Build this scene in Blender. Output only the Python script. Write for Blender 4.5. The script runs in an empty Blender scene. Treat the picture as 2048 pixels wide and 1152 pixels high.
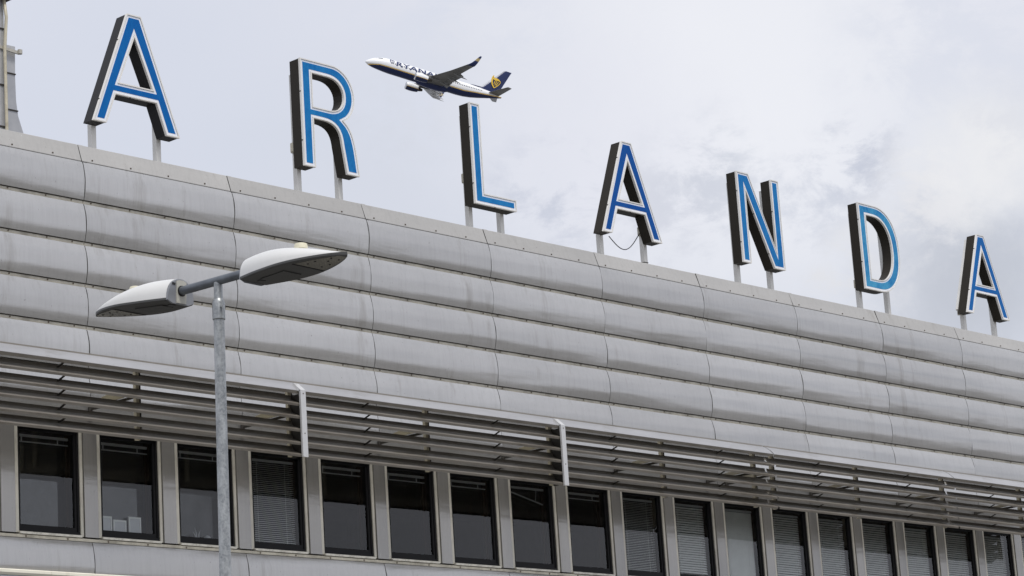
import bpy, math, random
from mathutils import Vector, Matrix
from mathutils.geometry import tessellate_polygon

random.seed(7)
scene = bpy.context.scene
col = scene.collection
R = math.radians

# ------------------------------------------------------------------ camera
RIGHT = Vector((0.68511407, -0.72566898, -0.06342908))
UP = Vector((-0.12809139, -0.20573482, 0.97018853))
FWD = Vector((0.71708529, 0.65656509, 0.23390376))
CAM = Vector((-18.85517, -24.28068, 0.0))
cam_data = bpy.data.cameras.new('camera')
cam = bpy.data.objects.new('camera', cam_data)
col.objects.link(cam)
m = Matrix((RIGHT, UP, -FWD)).transposed().to_4x4()
m.translation = CAM
cam.matrix_world = m
cam_data.sensor_width = 36.0
cam_data.lens = 5146.82 / 2048 * 36.0
cam_data.clip_start = 0.5
cam_data.clip_end = 6000
scene.camera = cam

# ------------------------------------------------------------------ render look
scene.view_settings.view_transform = 'Standard'
scene.view_settings.look = 'None'
scene.view_settings.exposure = 0.0
scene.view_settings.gamma = 1.0
scene.render.resolution_x = 1024
scene.render.resolution_y = 576

# ------------------------------------------------------------------ sun + sky
SUN_ELEV, SUN_AZ = R(62), R(200)       # azimuth measured clockwise from +y
sun_data = bpy.data.lights.new('sun', 'SUN')
sun_data.energy = 2.2
sun_data.angle = R(14)
sun_data.color = (1.0, 0.965, 0.91)
sun = bpy.data.objects.new('sun', sun_data)
col.objects.link(sun)
sdir = Vector((math.sin(SUN_AZ) * math.cos(SUN_ELEV), math.cos(SUN_AZ) * math.cos(SUN_ELEV), math.sin(SUN_ELEV)))
sun.rotation_euler = sdir.to_track_quat('Z', 'Y').to_euler()

world = bpy.data.worlds.new('World')
scene.world = world
world.use_nodes = True
wt = world.node_tree
wt.nodes.clear()
def wn(t, **k):
    n = wt.nodes.new(t)
    for a, b in k.items(): setattr(n, a, b)
    return n
wout = wn('ShaderNodeOutputWorld')
wbg = wn('ShaderNodeBackground'); wbg.inputs['Strength'].default_value = 0.1
wt.links.new(wbg.outputs[0], wout.inputs[0])
sky = wn('ShaderNodeTexSky', sky_type='NISHITA', sun_disc=False)
sky.sun_elevation = SUN_ELEV; sky.sun_rotation = SUN_AZ; sky.air_density = 1.0; sky.dust_density = 2.0
geo = wn('ShaderNodeTexCoord')
def wmath(op, a, b=None, c=None):
    n = wn('ShaderNodeMath', operation=op)
    for i, v in enumerate((a, b, c)):
        if v is None: continue
        if isinstance(v, (int, float)): n.inputs[i].default_value = v
        else: wt.links.new(v, n.inputs[i])
    return n.outputs[0]
def wmix(fac, a, b):
    n = wn('ShaderNodeMix', data_type='RGBA')
    if isinstance(fac, (int, float)): n.inputs[0].default_value = fac
    else: wt.links.new(fac, n.inputs[0])
    for i, v in ((6, a), (7, b)):
        if isinstance(v, tuple): n.inputs[i].default_value = (*v, 1)
        else: wt.links.new(v, n.inputs[i])
    return n.outputs[2]
def wnoise(scale, detail, rough, dist=0.0, stretch=(1, 1, 1)):
    mp = wn('ShaderNodeMapping'); mp.inputs['Scale'].default_value = stretch
    wt.links.new(geo.outputs['Generated'], mp.inputs['Vector'])
    n = wn('ShaderNodeTexNoise'); n.inputs['Scale'].default_value = scale
    n.inputs['Detail'].default_value = detail; n.inputs['Roughness'].default_value = rough
    n.inputs['Distortion'].default_value = dist
    wt.links.new(mp.outputs[0], n.inputs['Vector'])
    return n
warp = wnoise(24, 7, 0.66)
wsub = wn('ShaderNodeVectorMath', operation='SUBTRACT'); wsub.inputs[1].default_value = (0.5, 0.5, 0.5)
wt.links.new(warp.outputs['Color'], wsub.inputs[0])
wsc = wn('ShaderNodeVectorMath', operation='SCALE'); wsc.inputs[3].default_value = 0.045
wt.links.new(wsub.outputs[0], wsc.inputs[0])
wadd = wn('ShaderNodeVectorMath', operation='ADD')
wt.links.new(geo.outputs['Generated'], wadd.inputs[0]); wt.links.new(wsc.outputs[0], wadd.inputs[1])
def wmap(src, a, b, c=0.0, d=1.0, smooth=True):
    n = wn('ShaderNodeMapRange'); n.interpolation_type = 'SMOOTHSTEP' if smooth else 'LINEAR'
    wt.links.new(src, n.inputs['Value'])
    for k, v in (('From Min', a), ('From Max', b), ('To Min', c), ('To Max', d)): n.inputs[k].default_value = v
    return n.outputs[0]
def wblob(az, el, rad):
    """soft ragged patch of cloud about a compass direction"""
    d = (math.sin(az) * math.cos(el), math.cos(az) * math.cos(el), math.sin(el))
    n = wn('ShaderNodeVectorMath', operation='DISTANCE'); n.inputs[1].default_value = d
    wt.links.new(wadd.outputs[0], n.inputs[0])
    return wmap(n.outputs['Value'], rad, rad * 0.15)
big = wnoise(2.6, 3, 0.5, 0.3, (1, 1, 3))
fine = wnoise(34, 8, 0.66, 0.25, (1, 1, 1.6))
cloud = wmix(wmap(big.outputs['Fac'], 0.38, 0.62), (0.700, 0.728, 0.812), (0.780, 0.795, 0.875))
finemask = wmap(fine.outputs['Fac'], 0.42, 0.62)
CLOUDS = [  # azimuth, elevation (deg), radius, colour, amount, uses fine noise
    (53.0, 17.8, 0.140, (0.885, 0.895, 0.945), 1.0, False),
    (38.3, 18.0, 0.13, (0.685, 0.722, 0.825), 0.75, False),
    (46.0, 18.8, 0.07, (0.73, 0.76, 0.855), 0.8, True),
    (49.5, 16.6, 0.07, (0.80, 0.81, 0.89), 0.6, False),
    (58.5, 18.2, 0.07, (0.75, 0.775, 0.86), 0.8, True),
    (55.6, 15.7, 0.026, (0.56, 0.59, 0.69), 0.9, True),
    (54.6, 15.2, 0.030, (0.63, 0.66, 0.75), 0.80, True),
    (52.3, 15.6, 0.036, (0.64, 0.67, 0.75), 0.80, True),
    (50.8, 14.9, 0.045, (0.66, 0.68, 0.76), 0.70, True),
    (48.4, 15.1, 0.036, (0.60, 0.63, 0.73), 0.80, True),
    (57.8, 12.8, 0.050, (0.53, 0.555, 0.62), 0.80, False),
    (58.8, 14.0, 0.040, (0.66, 0.68, 0.73), 0.60, True),
    (58.6, 15.5, 0.036, (0.885, 0.885, 0.90), 0.9, False),
    (57.4, 15.2, 0.030, (0.88, 0.88, 0.90), 0.90, True),
    (56.6, 14.4, 0.030, (0.82, 0.82, 0.85), 0.80, True),
    (55.0, 13.0, 0.030, (0.80, 0.795, 0.81), 0.75, True),
    (124.0, 13.0, 0.11, (0.42, 0.46, 0.56), 0.8, False),  # unseen cloud patches added here to vary the window reflections
    (129.5, 10.5, 0.05, (0.80, 0.81, 0.86), 0.8, True),
    (134.0, 13.0, 0.07, (0.50, 0.53, 0.62), 0.8, False),
    (140.0, 12.0, 0.09, (0.60, 0.63, 0.72), 0.8, True),
    (116.0, 12.0, 0.08, (0.74, 0.76, 0.82), 0.8, True),
    (59.0, 16.2, 0.024, (0.78, 0.79, 0.84), 0.80, True),
]
for az, el, rad, c, amt, usefine in CLOUDS:
    f = wmath('MULTIPLY', wblob(R(az), R(el), rad), amt)
    if usefine: f = wmath('MULTIPLY', f, finemask)
    cloud = wmix(f, cloud, c)
ten = wn('ShaderNodeVectorMath', operation='SCALE'); ten.inputs[3].default_value = 10.0
wt.links.new(cloud, ten.inputs[0])
final = wmix(0.06, ten.outputs[0], sky.outputs[0])
wt.links.new(final, wbg.inputs['Color'])

# ------------------------------------------------------------------ materials
def lin(r, g, b):
    return tuple(((c / 255) / 12.92 if c / 255 <= 0.04045 else ((c / 255 + 0.055) / 1.055) ** 2.4) for c in (r, g, b))
class Mat:
    def __init__(s, name):
        s.m = bpy.data.materials.new(name); s.m.use_nodes = True
        s.t = s.m.node_tree; s.p = s.t.nodes['Principled BSDF']
        s.tc = s.t.nodes.new('ShaderNodeTexCoord')
    def n(s, t, **k):
        x = s.t.nodes.new(t)
        for a, b in k.items(): setattr(x, a, b)
        return x
    def link(s, a, b): s.t.links.new(a, b)
    def noise(s, scale, detail=4, rough=0.55, stretch=(1, 1, 1), space='Object'):
        mp = s.n('ShaderNodeMapping'); mp.inputs['Scale'].default_value = stretch
        s.link(getattr(s, 'vec', None) or s.tc.outputs[space], mp.inputs['Vector'])
        x = s.n('ShaderNodeTexNoise'); x.inputs['Scale'].default_value = scale
        x.inputs['Detail'].default_value = detail; x.inputs['Roughness'].default_value = rough
        s.link(mp.outputs[0], x.inputs['Vector'])
        return x.outputs['Fac']
    def rng(s, v, a, b, c=0.0, d=1.0):
        x = s.n('ShaderNodeMapRange'); s.link(v, x.inputs['Value'])
        for k, q in (('From Min', a), ('From Max', b), ('To Min', c), ('To Max', d)): x.inputs[k].default_value = q
        return x.outputs[0]
    def mix(s, f, a, b, mode='MIX'):
        x = s.n('ShaderNodeMix', data_type='RGBA', blend_type=mode)
        if isinstance(f, (int, float)): x.inputs[0].default_value = f
        else: s.link(f, x.inputs[0])
        for i, v in ((6, a), (7, b)):
            if isinstance(v, tuple): x.inputs[i].default_value = (*v[:3], 1)
            else: s.link(v, x.inputs[i])
        return x.outputs[2]
    def math(s, op, a, b):
        x = s.n('ShaderNodeMath', operation=op)
        for i, v in enumerate((a, b)):
            if isinstance(v, (int, float)): x.inputs[i].default_value = v
            else: s.link(v, x.inputs[i])
        return x.outputs[0]
    def col(s, v):
        if isinstance(v, tuple): s.p.inputs['Base Color'].default_value = (*v, 1)
        else: s.link(v, s.p.inputs['Base Color'])
    def set(s, rough=None, metal=None, spec=None):
        if rough is not None:
            if isinstance(rough, (int, float)): s.p.inputs['Roughness'].default_value = rough
            else: s.link(rough, s.p.inputs['Roughness'])
        if metal is not None: s.p.inputs['Metallic'].default_value = metal
        if spec is not None: s.p.inputs['Specular IOR Level'].default_value = spec
    def bump(s, h, strength=0.2, dist=0.01):
        b = s.n('ShaderNodeBump'); b.inputs['Strength'].default_value = strength; b.inputs['Distance'].default_value = dist
        s.link(h, b.inputs['Height']); s.link(b.outputs[0], s.p.inputs['Normal'])

def simple(name, c, rough=0.5, metal=0.0, var=0.12, scale=6, stretch=(1, 1, 1), bump=0.0, dirt=None, spec=None):
    M = Mat(name)
    M.set(spec=spec)
    f = M.noise(scale, 5, 0.6, stretch)
    lo = tuple(x * (1 - var) for x in c); hi = tuple(min(1, x * (1 + var)) for x in c)
    cc = M.mix(M.rng(f, 0.3, 0.7), lo, hi)
    if dirt:
        g = M.noise(dirt[1], 6, 0.7, dirt[2] if len(dirt) > 2 else (1, 1, 1))
        cc = M.mix(M.rng(g, dirt[3] if len(dirt) > 3 else 0.52, 0.75, 0, dirt[4] if len(dirt) > 4 else 0.6), cc, dirt[0])
    M.col(cc); M.set(M.rng(f, 0.3, 0.7, rough * 0.85, min(1, rough * 1.15)), metal)
    if bump: M.bump(M.noise(scale * 6, 4, 0.6, stretch), bump, 0.004)
    return M.m

def cladding(name, base, rough, metal):
    """satin coated sheet: faint vertical streaks, specks and run-down stains"""
    M = Mat(name)
    rnd = M.n('ShaderNodeObjectInfo')
    va = M.n('ShaderNodeVectorMath', operation='ADD')
    M.link(M.tc.outputs['Object'], va.inputs[0]); M.link(rnd.outputs['Location'], va.inputs[1]); M.vec = va.outputs[0]
    big = M.noise(0.8, 3, 0.5, (1, 1, 1.5))
    streak = M.noise(22, 3, 0.6, (1, 1, 0.03))
    hair = M.noise(150, 2, 0.6, (1, 1, 0.02))
    c = M.mix(M.rng(big, 0.3, 0.7), tuple(x * 0.95 for x in base), tuple(x * 1.04 for x in base))
    c = M.mix(M.rng(streak, 0.46, 0.78, 0, 0.24), c, tuple(x * 0.62 for x in base))
    c = M.mix(M.rng(hair, 0.4, 0.8, 0, 0.26), c, tuple(x * 0.70 for x in base))
    # light limescale runs and dark specks
    runs = M.noise(34, 3, 0.7, (1, 1, 0.16))
    c = M.mix(M.rng(runs, 0.70, 0.78, 0, 0.55), c, (0.72, 0.72, 0.72))
    specks = M.noise(46, 2, 0.5, (1, 1, 0.45))
    c = M.mix(M.rng(specks, 0.735, 0.76, 0, 0.6), c, (0.16, 0.15, 0.135))
    stain = M.noise(3.1, 5, 0.7, (1, 1, 0.10))
    c = M.mix(M.rng(stain, 0.58, 0.76, 0, 0.50), c, (0.22, 0.20, 0.165))
    v = M.rng(rnd.outputs['Random'], 0, 1, 0.925, 1.04)
    hs = M.n('ShaderNodeHueSaturation'); M.link(c, hs.inputs['Color']); M.link(v, hs.inputs['Value'])
    M.col(hs.outputs[0]); M.set(M.rng(big, 0.3, 0.7, rough * 0.85, rough * 1.2), metal)
    wob = M.noise(1.9, 3, 0.45, (0.5, 1, 3.0))
    M.bump(wob, 0.30, 0.02)
    return M.m

M_CLAD = cladding('satin_aluminium_cladding', (0.545, 0.540, 0.530), 0.20, 0.60)
M_FASCIA = cladding('parapet_sheet', (0.48, 0.47, 0.45), 0.42, 0.25)
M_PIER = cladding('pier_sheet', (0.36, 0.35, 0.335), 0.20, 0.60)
M_RAIL = simple('weathered_rail', (0.56, 0.53, 0.45), 0.45, 0.2, 0.15, 3, (1, 1, 1), 0.0, ((0.13, 0.115, 0.09), 2.2, (1, 1, 1), 0.45, 0.85))
M_TRIM = simple('anodised_trim', (0.50, 0.48, 0.42), 0.35, 0.3, 0.08, 5, dirt=((0.2, 0.18, 0.14), 9, (1, 1, 0.4), 0.5, 0.5))
M_SILL = simple('window_sill_metal', (0.66, 0.64, 0.58), 0.35, 0.3, 0.08, 9, dirt=((0.16, 0.15, 0.12), 14, (1, 1, 1), 0.5, 0.7))
M_SHADOWGAP = simple('backing_board', (0.05, 0.048, 0.045), 0.8)
M_SCREW = simple('rusted_screw', (0.10, 0.075, 0.055), 0.7)
M_FRAME = simple('black_window_frame', (0.008, 0.008, 0.009), 0.4, 0.0, 0.2, spec=0.15)
M_WOOD = simple('brown_window_reveal', (0.040, 0.018, 0.010), 0.55, 0.0, 0.3, 8, (1, 1, 0.1))
M_ROOM = simple('office_wall', (0.34, 0.34, 0.35), 0.9)
M_BLIND = simple('blind_slat_white', (0.92, 0.94, 0.92), 0.45, 0.0, 0.05)
M_BLIND2 = simple('blind_slat_grey', (0.66, 0.68, 0.70), 0.4, 0.1, 0.05)
M_BLACK = simple('black_gasket', (0.01, 0.01, 0.01), 0.6)
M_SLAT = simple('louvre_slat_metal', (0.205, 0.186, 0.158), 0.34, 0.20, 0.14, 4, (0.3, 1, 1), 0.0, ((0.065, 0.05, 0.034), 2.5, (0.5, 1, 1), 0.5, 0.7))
M_CAP = simple('louvre_cap_metal', (0.42, 0.42, 0.43), 0.34, 0.35, 0.08, 3, (0.3, 1, 1), dirt=((0.17, 0.155, 0.13), 3, (0.5, 1, 1), 0.55, 0.5))
M_PLATE = simple('end_plate_aluminium', (0.62, 0.62, 0.62), 0.42, 0.25, 0.06, 8, dirt=((0.25, 0.22, 0.16), 12, (1, 1, 0.3), 0.55, 0.5))
M_BRACKET = simple('cream_bracket', (0.60, 0.55, 0.42), 0.5, 0.1, 0.1, 6, dirt=((0.2, 0.15, 0.09), 8, (1, 1, 1), 0.5, 0.6))
M_DARKSTEEL = simple('dark_steel', (0.045, 0.04, 0.034), 0.5, 0.3)
M_CREAM = simple('cream_canopy_trim', (0.86, 0.83, 0.70), 0.5, 0.0, 0.04, 4, dirt=((0.5, 0.44, 0.3), 7, (1, 1, 0.3), 0.58, 0.5))
M_CANOPY = simple('canopy_soffit', (0.42, 0.42, 0.44), 0.6)
M_ROOF = simple('roof_membrane', (0.12, 0.12, 0.12), 0.9)
M_LBOX = simple('letter_side_brown', (0.030, 0.026, 0.020), 0.42, 0.1, 0.15, 2, (1, 1, 0.3), 0.0, ((0.13, 0.12, 0.10), 55, (1, 1, 0.5), 0.70, 0.7), 0.15)
M_LBOX2 = simple('letter_side_charcoal', (0.024, 0.024, 0.025), 0.42, 0.1, 0.15, 2, (1, 1, 0.3), 0.0, ((0.2, 0.2, 0.2), 55, (1, 1, 0.5), 0.70, 0.7), 0.15)
M_LTRIM = simple('letter_white_trim', (0.82, 0.80, 0.76), 0.4, 0.1, 0.05, 6, dirt=((0.12, 0.09, 0.06), 30, (1, 1, 0.4), 0.66, 0.8))
M_LWHITE = simple('letter_white_band', (0.84, 0.87, 0.93), 0.3, 0.0, 0.03, 5)
M_LINE = simple('letter_gap_line', (0.06, 0.055, 0.05), 0.6)
M_POST = simple('galvanised_post', (0.68, 0.67, 0.64), 0.45, 0.2, 0.06, 5, dirt=((0.32, 0.29, 0.24), 9, (1, 1, 0.2), 0.5, 0.5))
M_CABLE = simple('grey_cable', (0.05, 0.05, 0.055), 0.5)
M_JBOX = simple('junction_box_beige', (0.52, 0.49, 0.40), 0.5, 0, 0.1, 20, dirt=((0.2, 0.17, 0.1), 30))
def blue(name, base, light, amt):
    M = Mat(name)
    f = M.noise(5, 5, 0.6, (1, 1, 0.6)); g = M.noise(26, 4, 0.6, (1, 1, 0.5)); h = M.noise(40, 2, 0.5)
    c = M.mix(M.rng(f, 0.35, 0.70, 0, amt), base, light)
    c = M.mix(M.rng(g, 0.45, 0.75, 0, amt * 0.6), c, light)
    c = M.mix(M.rng(h, 0.745, 0.77, 0, 0.8), c, (0.5, 0.6, 0.7))
    M.col(c); M.set(0.4, 0.0, 0.12)
    return M.m
M_TOWER = Mat('standing_seam_grey')
_b = M_TOWER.noise(1.2, 4, 0.6); _c = M_TOWER.mix(M_TOWER.rng(_b, 0.35, 0.65), (0.38, 0.39, 0.415), (0.50, 0.50, 0.50))
M_TOWER.col(_c); M_TOWER.set(0.38, 0.3); M_TOWER.bump(M_TOWER.noise(2.0, 3, 0.5), 0.5, 0.05); M_TOWER = M_TOWER.m
M_GALV = Mat('galvanised_steel_spangle')
_v = M_GALV.n('ShaderNodeTexVoronoi'); _v.inputs['Scale'].default_value = 75
M_GALV.link(M_GALV.tc.outputs['Object'], _v.inputs['Vector'])
_s = M_GALV.n('ShaderNodeSeparateColor'); M_GALV.link(_v.outputs['Color'], _s.inputs[0])
_n = M_GALV.noise(14, 6, 0.75, (1, 1, 0.35))
_c = M_GALV.mix(_s.outputs[0], (0.24, 0.255, 0.265), (0.37, 0.385, 0.39))
_c = M_GALV.mix(M_GALV.rng(_n, 0.45, 0.62, 0, 0.55), _c, (0.56, 0.58, 0.58))
M_GALV.col(_c); M_GALV.set(0.42, 0.55); M_GALV = M_GALV.m
M_GALVDARK = simple('weathered_zinc_arm', (0.15, 0.165, 0.185), 0.42, 0.55, 0.2, 12)
M_LAMPWHITE = simple('lamp_housing_white', (0.68, 0.68, 0.665), 0.35, 0.0, 0.03, 5, dirt=((0.42, 0.40, 0.35), 24, (1, 1, 1), 0.66, 0.6))
M_LAMPDARK = simple('lamp_underside_grey', (0.075, 0.075, 0.072), 0.45, 0.1, 0.15, 10)
M_LAMPGREY = simple('lamp_end_grey', (0.26, 0.27, 0.29), 0.4, 0.2, 0.1, 10)
M_LAMPBEIGE = simple('lamp_end_beige', (0.50, 0.49, 0.43), 0.45, 0.0, 0.08, 10, dirt=((0.25, 0.22, 0.15), 20))
M_PHOTO = simple('photocell_cream', (0.70, 0.66, 0.50), 0.4)
M_LENS = Mat('led_lens_plate')
_v = M_LENS.n('ShaderNodeTexVoronoi'); _v.inputs['Scale'].default_value = 42; _v.inputs['Randomness'].default_value = 0.15
M_LENS.link(M_LENS.tc.outputs['Object'], _v.inputs['Vector'])
M_LENS.col(M_LENS.mix(M_LENS.rng(_v.outputs['Distance'], 0.1, 0.55), (0.50, 0.47, 0.38), (0.20, 0.19, 0.16)))
M_LENS.set(0.2); M_LENS = M_LENS.m

def glass_mat(name, ior, tint, panes):
    M = Mat(name); t = M.t; t.nodes.remove(M.p)
    out = [n for n in t.nodes if n.type == 'OUTPUT_MATERIAL'][0]
    tr = M.n('ShaderNodeBsdfTransparent'); tr.inputs[0].default_value = (*tint, 1)
    gl = M.n('ShaderNodeBsdfGlossy'); gl.inputs['Roughness'].default_value = 0.015
    fr = M.n('ShaderNodeFresnel'); fr.inputs['IOR'].default_value = ior
    fac = M.n('ShaderNodeMath', operation='MULTIPLY', use_clamp=True); M.link(fr.outputs[0], fac.inputs[0]); fac.inputs[1].default_value = panes
    w = M.noise(1.3, 2, 0.5)
    b = M.n('ShaderNodeBump'); b.inputs['Strength'].default_value = 0.14; b.inputs['Distance'].default_value = 0.02
    M.link(w, b.inputs['Height']); M.link(b.outputs[0], gl.inputs['Normal'])
    mx = M.n('ShaderNodeMixShader'); M.link(fac.outputs[0], mx.inputs[0]); M.link(tr.outputs[0], mx.inputs[1]); M.link(gl.outputs[0], mx.inputs[2])
    M.link(mx.outputs[0], out.inputs[0])
    return M.m
M_GLASS = glass_mat('window_glass', 1.5, (0.98, 1.0, 1.0), 1.5)
M_GLASS2 = glass_mat('inner_window_glass', 1.5, (0.55, 0.58, 0.60), 2.2)

# aircraft
def livery(name, kind):
    M = Mat(name)
    sp = M.n('ShaderNodeSeparateXYZ'); M.link(M.tc.outputs['Object'], sp.inputs[0])
    x, z = sp.outputs[0], sp.outputs[2]
    white, navy, gold = (0.86, 0.87, 0.88), (0.008, 0.020, 0.085), (0.72, 0.50, 0.16)
    if kind == 'body':
        # stripe runs low at the nose, sweeps level, then lifts a little at the tail
        lift = M.math('ADD', M.rng(x, 27.0, 38.0, 0.0, 1.75), M.rng(x, 0.0, 3.0, -0.55, 0.0))
        zz = M.math('SUBTRACT', z, lift)
        g = M.math('GREATER_THAN', zz, -0.86); w = M.math('GREATER_THAN', zz, -0.60)
        c = M.mix(g, navy, gold); c = M.mix(w, c, white)
    else:
        g = M.math('GREATER_THAN', z, -2.38); w = M.math('GREATER_THAN', z, -2.22)
        c = M.mix(g, navy, gold); c = M.mix(w, c, white)
    M.col(c); M.set(0.3); return M.m
M_BODY = livery('aircraft_livery_body', 'body')
M_NAC = livery('aircraft_livery_nacelle', 'nac')
M_NAVY = simple('aircraft_navy', (0.010, 0.022, 0.095), 0.3)
M_WINGGREY = simple('aircraft_wing_grey', (0.15, 0.152, 0.148), 0.4, 0.1, 0.15, 0.6)
M_WINGWHITE = simple('aircraft_flap_white', (0.72, 0.73, 0.74), 0.35)
M_GOLD = simple('aircraft_gold', (0.85, 0.56, 0.04), 0.4)
M_GOLDDULL = simple('aircraft_gold_dull', (0.42, 0.33, 0.15), 0.4)
M_INK = simple('aircraft_letter_navy', (0.012, 0.03, 0.12), 0.4)
M_WIN = simple('aircraft_window_dark', (0.03, 0.04, 0.06), 0.2)
M_CHROME = simple('aircraft_bare_metal', (0.55, 0.56, 0.58), 0.25, 0.8)
M_GROUND = simple('forecourt_concrete', (0.155, 0.15, 0.14), 0.9, 0, 0.15, 0.3, (1, 1, 1), 0.1)

# ------------------------------------------------------------------ mesh helpers
ORIG = {}
class MB:
    def __init__(s): s.v = []; s.f = []; s.mi = []; s.cur = 0
    def add(s, vs, fs):
        o = len(s.v); s.v += [tuple(v) for v in vs]; s.f += [tuple(o + i for i in f) for f in fs]; s.mi += [s.cur] * len(fs); return s
    def box(s, x0, x1, y0, y1, z0, z1):
        return s.add([(x0,y0,z0),(x1,y0,z0),(x1,y1,z0),(x0,y1,z0),(x0,y0,z1),(x1,y0,z1),(x1,y1,z1),(x0,y1,z1)],
                     [(0,3,2,1),(4,5,6,7),(0,1,5,4),(1,2,6,5),(2,3,7,6),(3,0,4,7)])
    def bar(s, a, b, w, h, up=(0, 0, 1)):
        a, b = Vector(a), Vector(b); d = (b - a).normalized(); u = Vector(up)
        sd = d.cross(u).normalized() * w / 2; uu = sd.cross(d).normalized() * h / 2
        vs = [p + i * sd + j * uu for p in (a, b) for i, j in ((-1,-1),(1,-1),(1,1),(-1,1))]
        return s.add(vs, [(0,1,2,3),(4,7,6,5),(0,4,5,1),(1,5,6,2),(2,6,7,3),(3,7,4,0)])
    def tube(s, pts, r, n=12, cap=True):
        pts = [Vector(p) for p in pts]; rs = r if isinstance(r, (list, tuple)) else [r] * len(pts)
        o = len(s.v); ref = Vector((0, 0, 1))
        for i, p in enumerate(pts):
            d = (pts[min(i + 1, len(pts) - 1)] - pts[max(i - 1, 0)]).normalized()
            q = ref if abs(d.dot(ref)) < 0.95 else Vector((1, 0, 0))
            a = d.cross(q).normalized(); b = a.cross(d).normalized()
            for k in range(n):
                t = 2 * math.pi * k / n; s.v.append(tuple(p + (a * math.cos(t) + b * math.sin(t)) * rs[i]))
        for i in range(len(pts) - 1):
            for k in range(n):
                s.f.append((o+i*n+k, o+i*n+(k+1)%n, o+(i+1)*n+(k+1)%n, o+(i+1)*n+k)); s.mi.append(s.cur)
        if cap:
            s.f.append(tuple(o + k for k in range(n))[::-1]); s.mi.append(s.cur)
            s.f.append(tuple(o + (len(pts)-1)*n + k for k in range(n))); s.mi.append(s.cur)
        return s
    def extrude_x(s, prof, x0, x1):
        """closed (y,z) profile swept along x"""
        n = len(prof)
        vs = [(x0, y, z) for y, z in prof] + [(x1, y, z) for y, z in prof]
        fs = [(i, (i+1) % n, n + (i+1) % n, n + i) for i in range(n)]
        tri = tessellate_polygon([[Vector((y, z, 0)) for y, z in prof]])
        for t in tri: fs.append(tuple(t)); fs.append(tuple(n + i for i in t[::-1]))
        return s.add(vs, fs)
    def prism(s, loops, y0, y1, sides=True, front=True, back=True):
        """loops: list of closed (x,z) outlines (first outer, then holes); depth y0 (front) to y1"""
        allp = [p for l in loops for p in l]; n = len(allp)
        vs = [(x, y0, z) for x, z in allp] + [(x, y1, z) for x, z in allp]
        fs = []
        if front or back:
            tri = tessellate_polygon([[Vector((x, z, 0)) for x, z in l] for l in loops])
            for t in tri:
                if front: fs.append(tuple(t))
                if back: fs.append(tuple(n + i for i in t[::-1]))
        if sides:
            o = 0
            for l in loops:
                k = len(l)
                for i in range(k): fs.append((o + i, o + (i+1) % k, n + o + (i+1) % k, n + o + i))
                o += k
        return s.add(vs, fs)
    def build(s, name, mat, parent=None, origin=None, smooth=False, recalc=True):
        po = ORIG.get(parent.name, Vector((0, 0, 0))) if parent else Vector((0, 0, 0))
        og = Vector(origin) if origin is not None else (po.copy() if parent else Vector((0, 0, 0)))
        me = bpy.data.meshes.new(name)
        me.from_pydata([tuple(Vector(v) - og) for v in s.v], [], s.f)
        mats = mat if isinstance(mat, (list, tuple)) else [mat]
        for q in mats: me.materials.append(q)
        for p, i in zip(me.polygons, s.mi): p.material_index = i
        if recalc:
            import bmesh
            bm = bmesh.new(); bm.from_mesh(me); bmesh.ops.recalc_face_normals(bm, faces=bm.faces); bm.to_mesh(me); bm.free()
        if smooth is True:
            for p in me.polygons: p.use_smooth = True
        elif smooth:
            for p in me.polygons: p.use_smooth = True
            me.set_sharp_from_angle(angle=R(smooth))
        me.update()
        o = bpy.data.objects.new(name, me); col.objects.link(o)
        o.location = og - po
        if parent: o.parent = parent
        ORIG[o.name] = og
        return o
def tag(o, label=None, cat=None, group=None, kind=None):
    for k, v in (('label', label), ('category', cat), ('group', group), ('kind', kind)):
        if v: o[k] = v
    return o
def empty(name, loc, label=None, cat=None, group=None):
    o = bpy.data.objects.new(name, None); col.objects.link(o)
    o.location = loc; o.empty_display_size = 0.3; ORIG[o.name] = Vector(loc)
    return tag(o, label, cat, group)
def copy_tree(o, parent=None, delta=Vector((0, 0, 0))):
    c = o.copy(); col.objects.link(c)
    if parent: c.parent = parent
    if delta.length: c.location = o.location + delta
    for ch in o.children: copy_tree(ch, c)
    return c

# ------------------------------------------------------------------ ground
GZ = -1.65
g = MB(); g.add([(-900,-900,GZ),(900,-900,GZ),(900,900,GZ),(-900,900,GZ)], [(0,1,2,3)])
tag(g.build('ground', M_GROUND), kind='structure')

# ------------------------------------------------------------------ terminal building
W = 2.4; X0, X1 = -4.8, 26.4; NC = 13
bld = empty('terminal_building', (0, 0, GZ), 'grey airport terminal with convex aluminium cladding bands above a long row of narrow dark windows', 'building')
# carcass
b = MB()
b.box(X0, X1, 0.07, 0.35, 5.93, 9.30)
b.box(X0, X1, 0.07, 0.35, GZ, 4.52)
NW0, NW1 = -3, 22
for k in range(NW0, NW1 + 1):
    xc = 0.012 + 1.2 * (k - 1)
    b.box(xc - 0.16, xc + 0.16, 0.07, 0.14, 4.52, 5.93)
b.build('wall', M_SHADOWGAP, bld)
b = MB(); b.box(X0, X1, 0.36, 18, 9.10, 9.28); b.build('roof', M_ROOF, bld)
b = MB()   # the dim offices behind the glass: floor, ceiling, back and end walls
b.box(X0, X1, 0.36, 5.6, 3.6, 3.7); b.box(X0, X1, 0.36, 5.6, 6.4, 6.5)
b.box(X0, X1, 5.6, 5.7, 3.6, 6.5); b.box(X0, X0 + 0.1, 0.36, 5.6, 3.7, 6.4); b.box(X1 - 0.1, X1, 0.36, 5.6, 3.7, 6.4)
b.build('office_interior', M_ROOM, bld)
b = MB(); b.box(X0, X0 + 0.05, 0.36, 18, GZ, 9.1); b.box(X1 - 0.05, X1, 0.36, 18, GZ, 9.1); b.box(X0, X1, 18, 18.1, GZ, 9.28)
b.build('side_wall', M_CLAD, bld)

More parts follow.
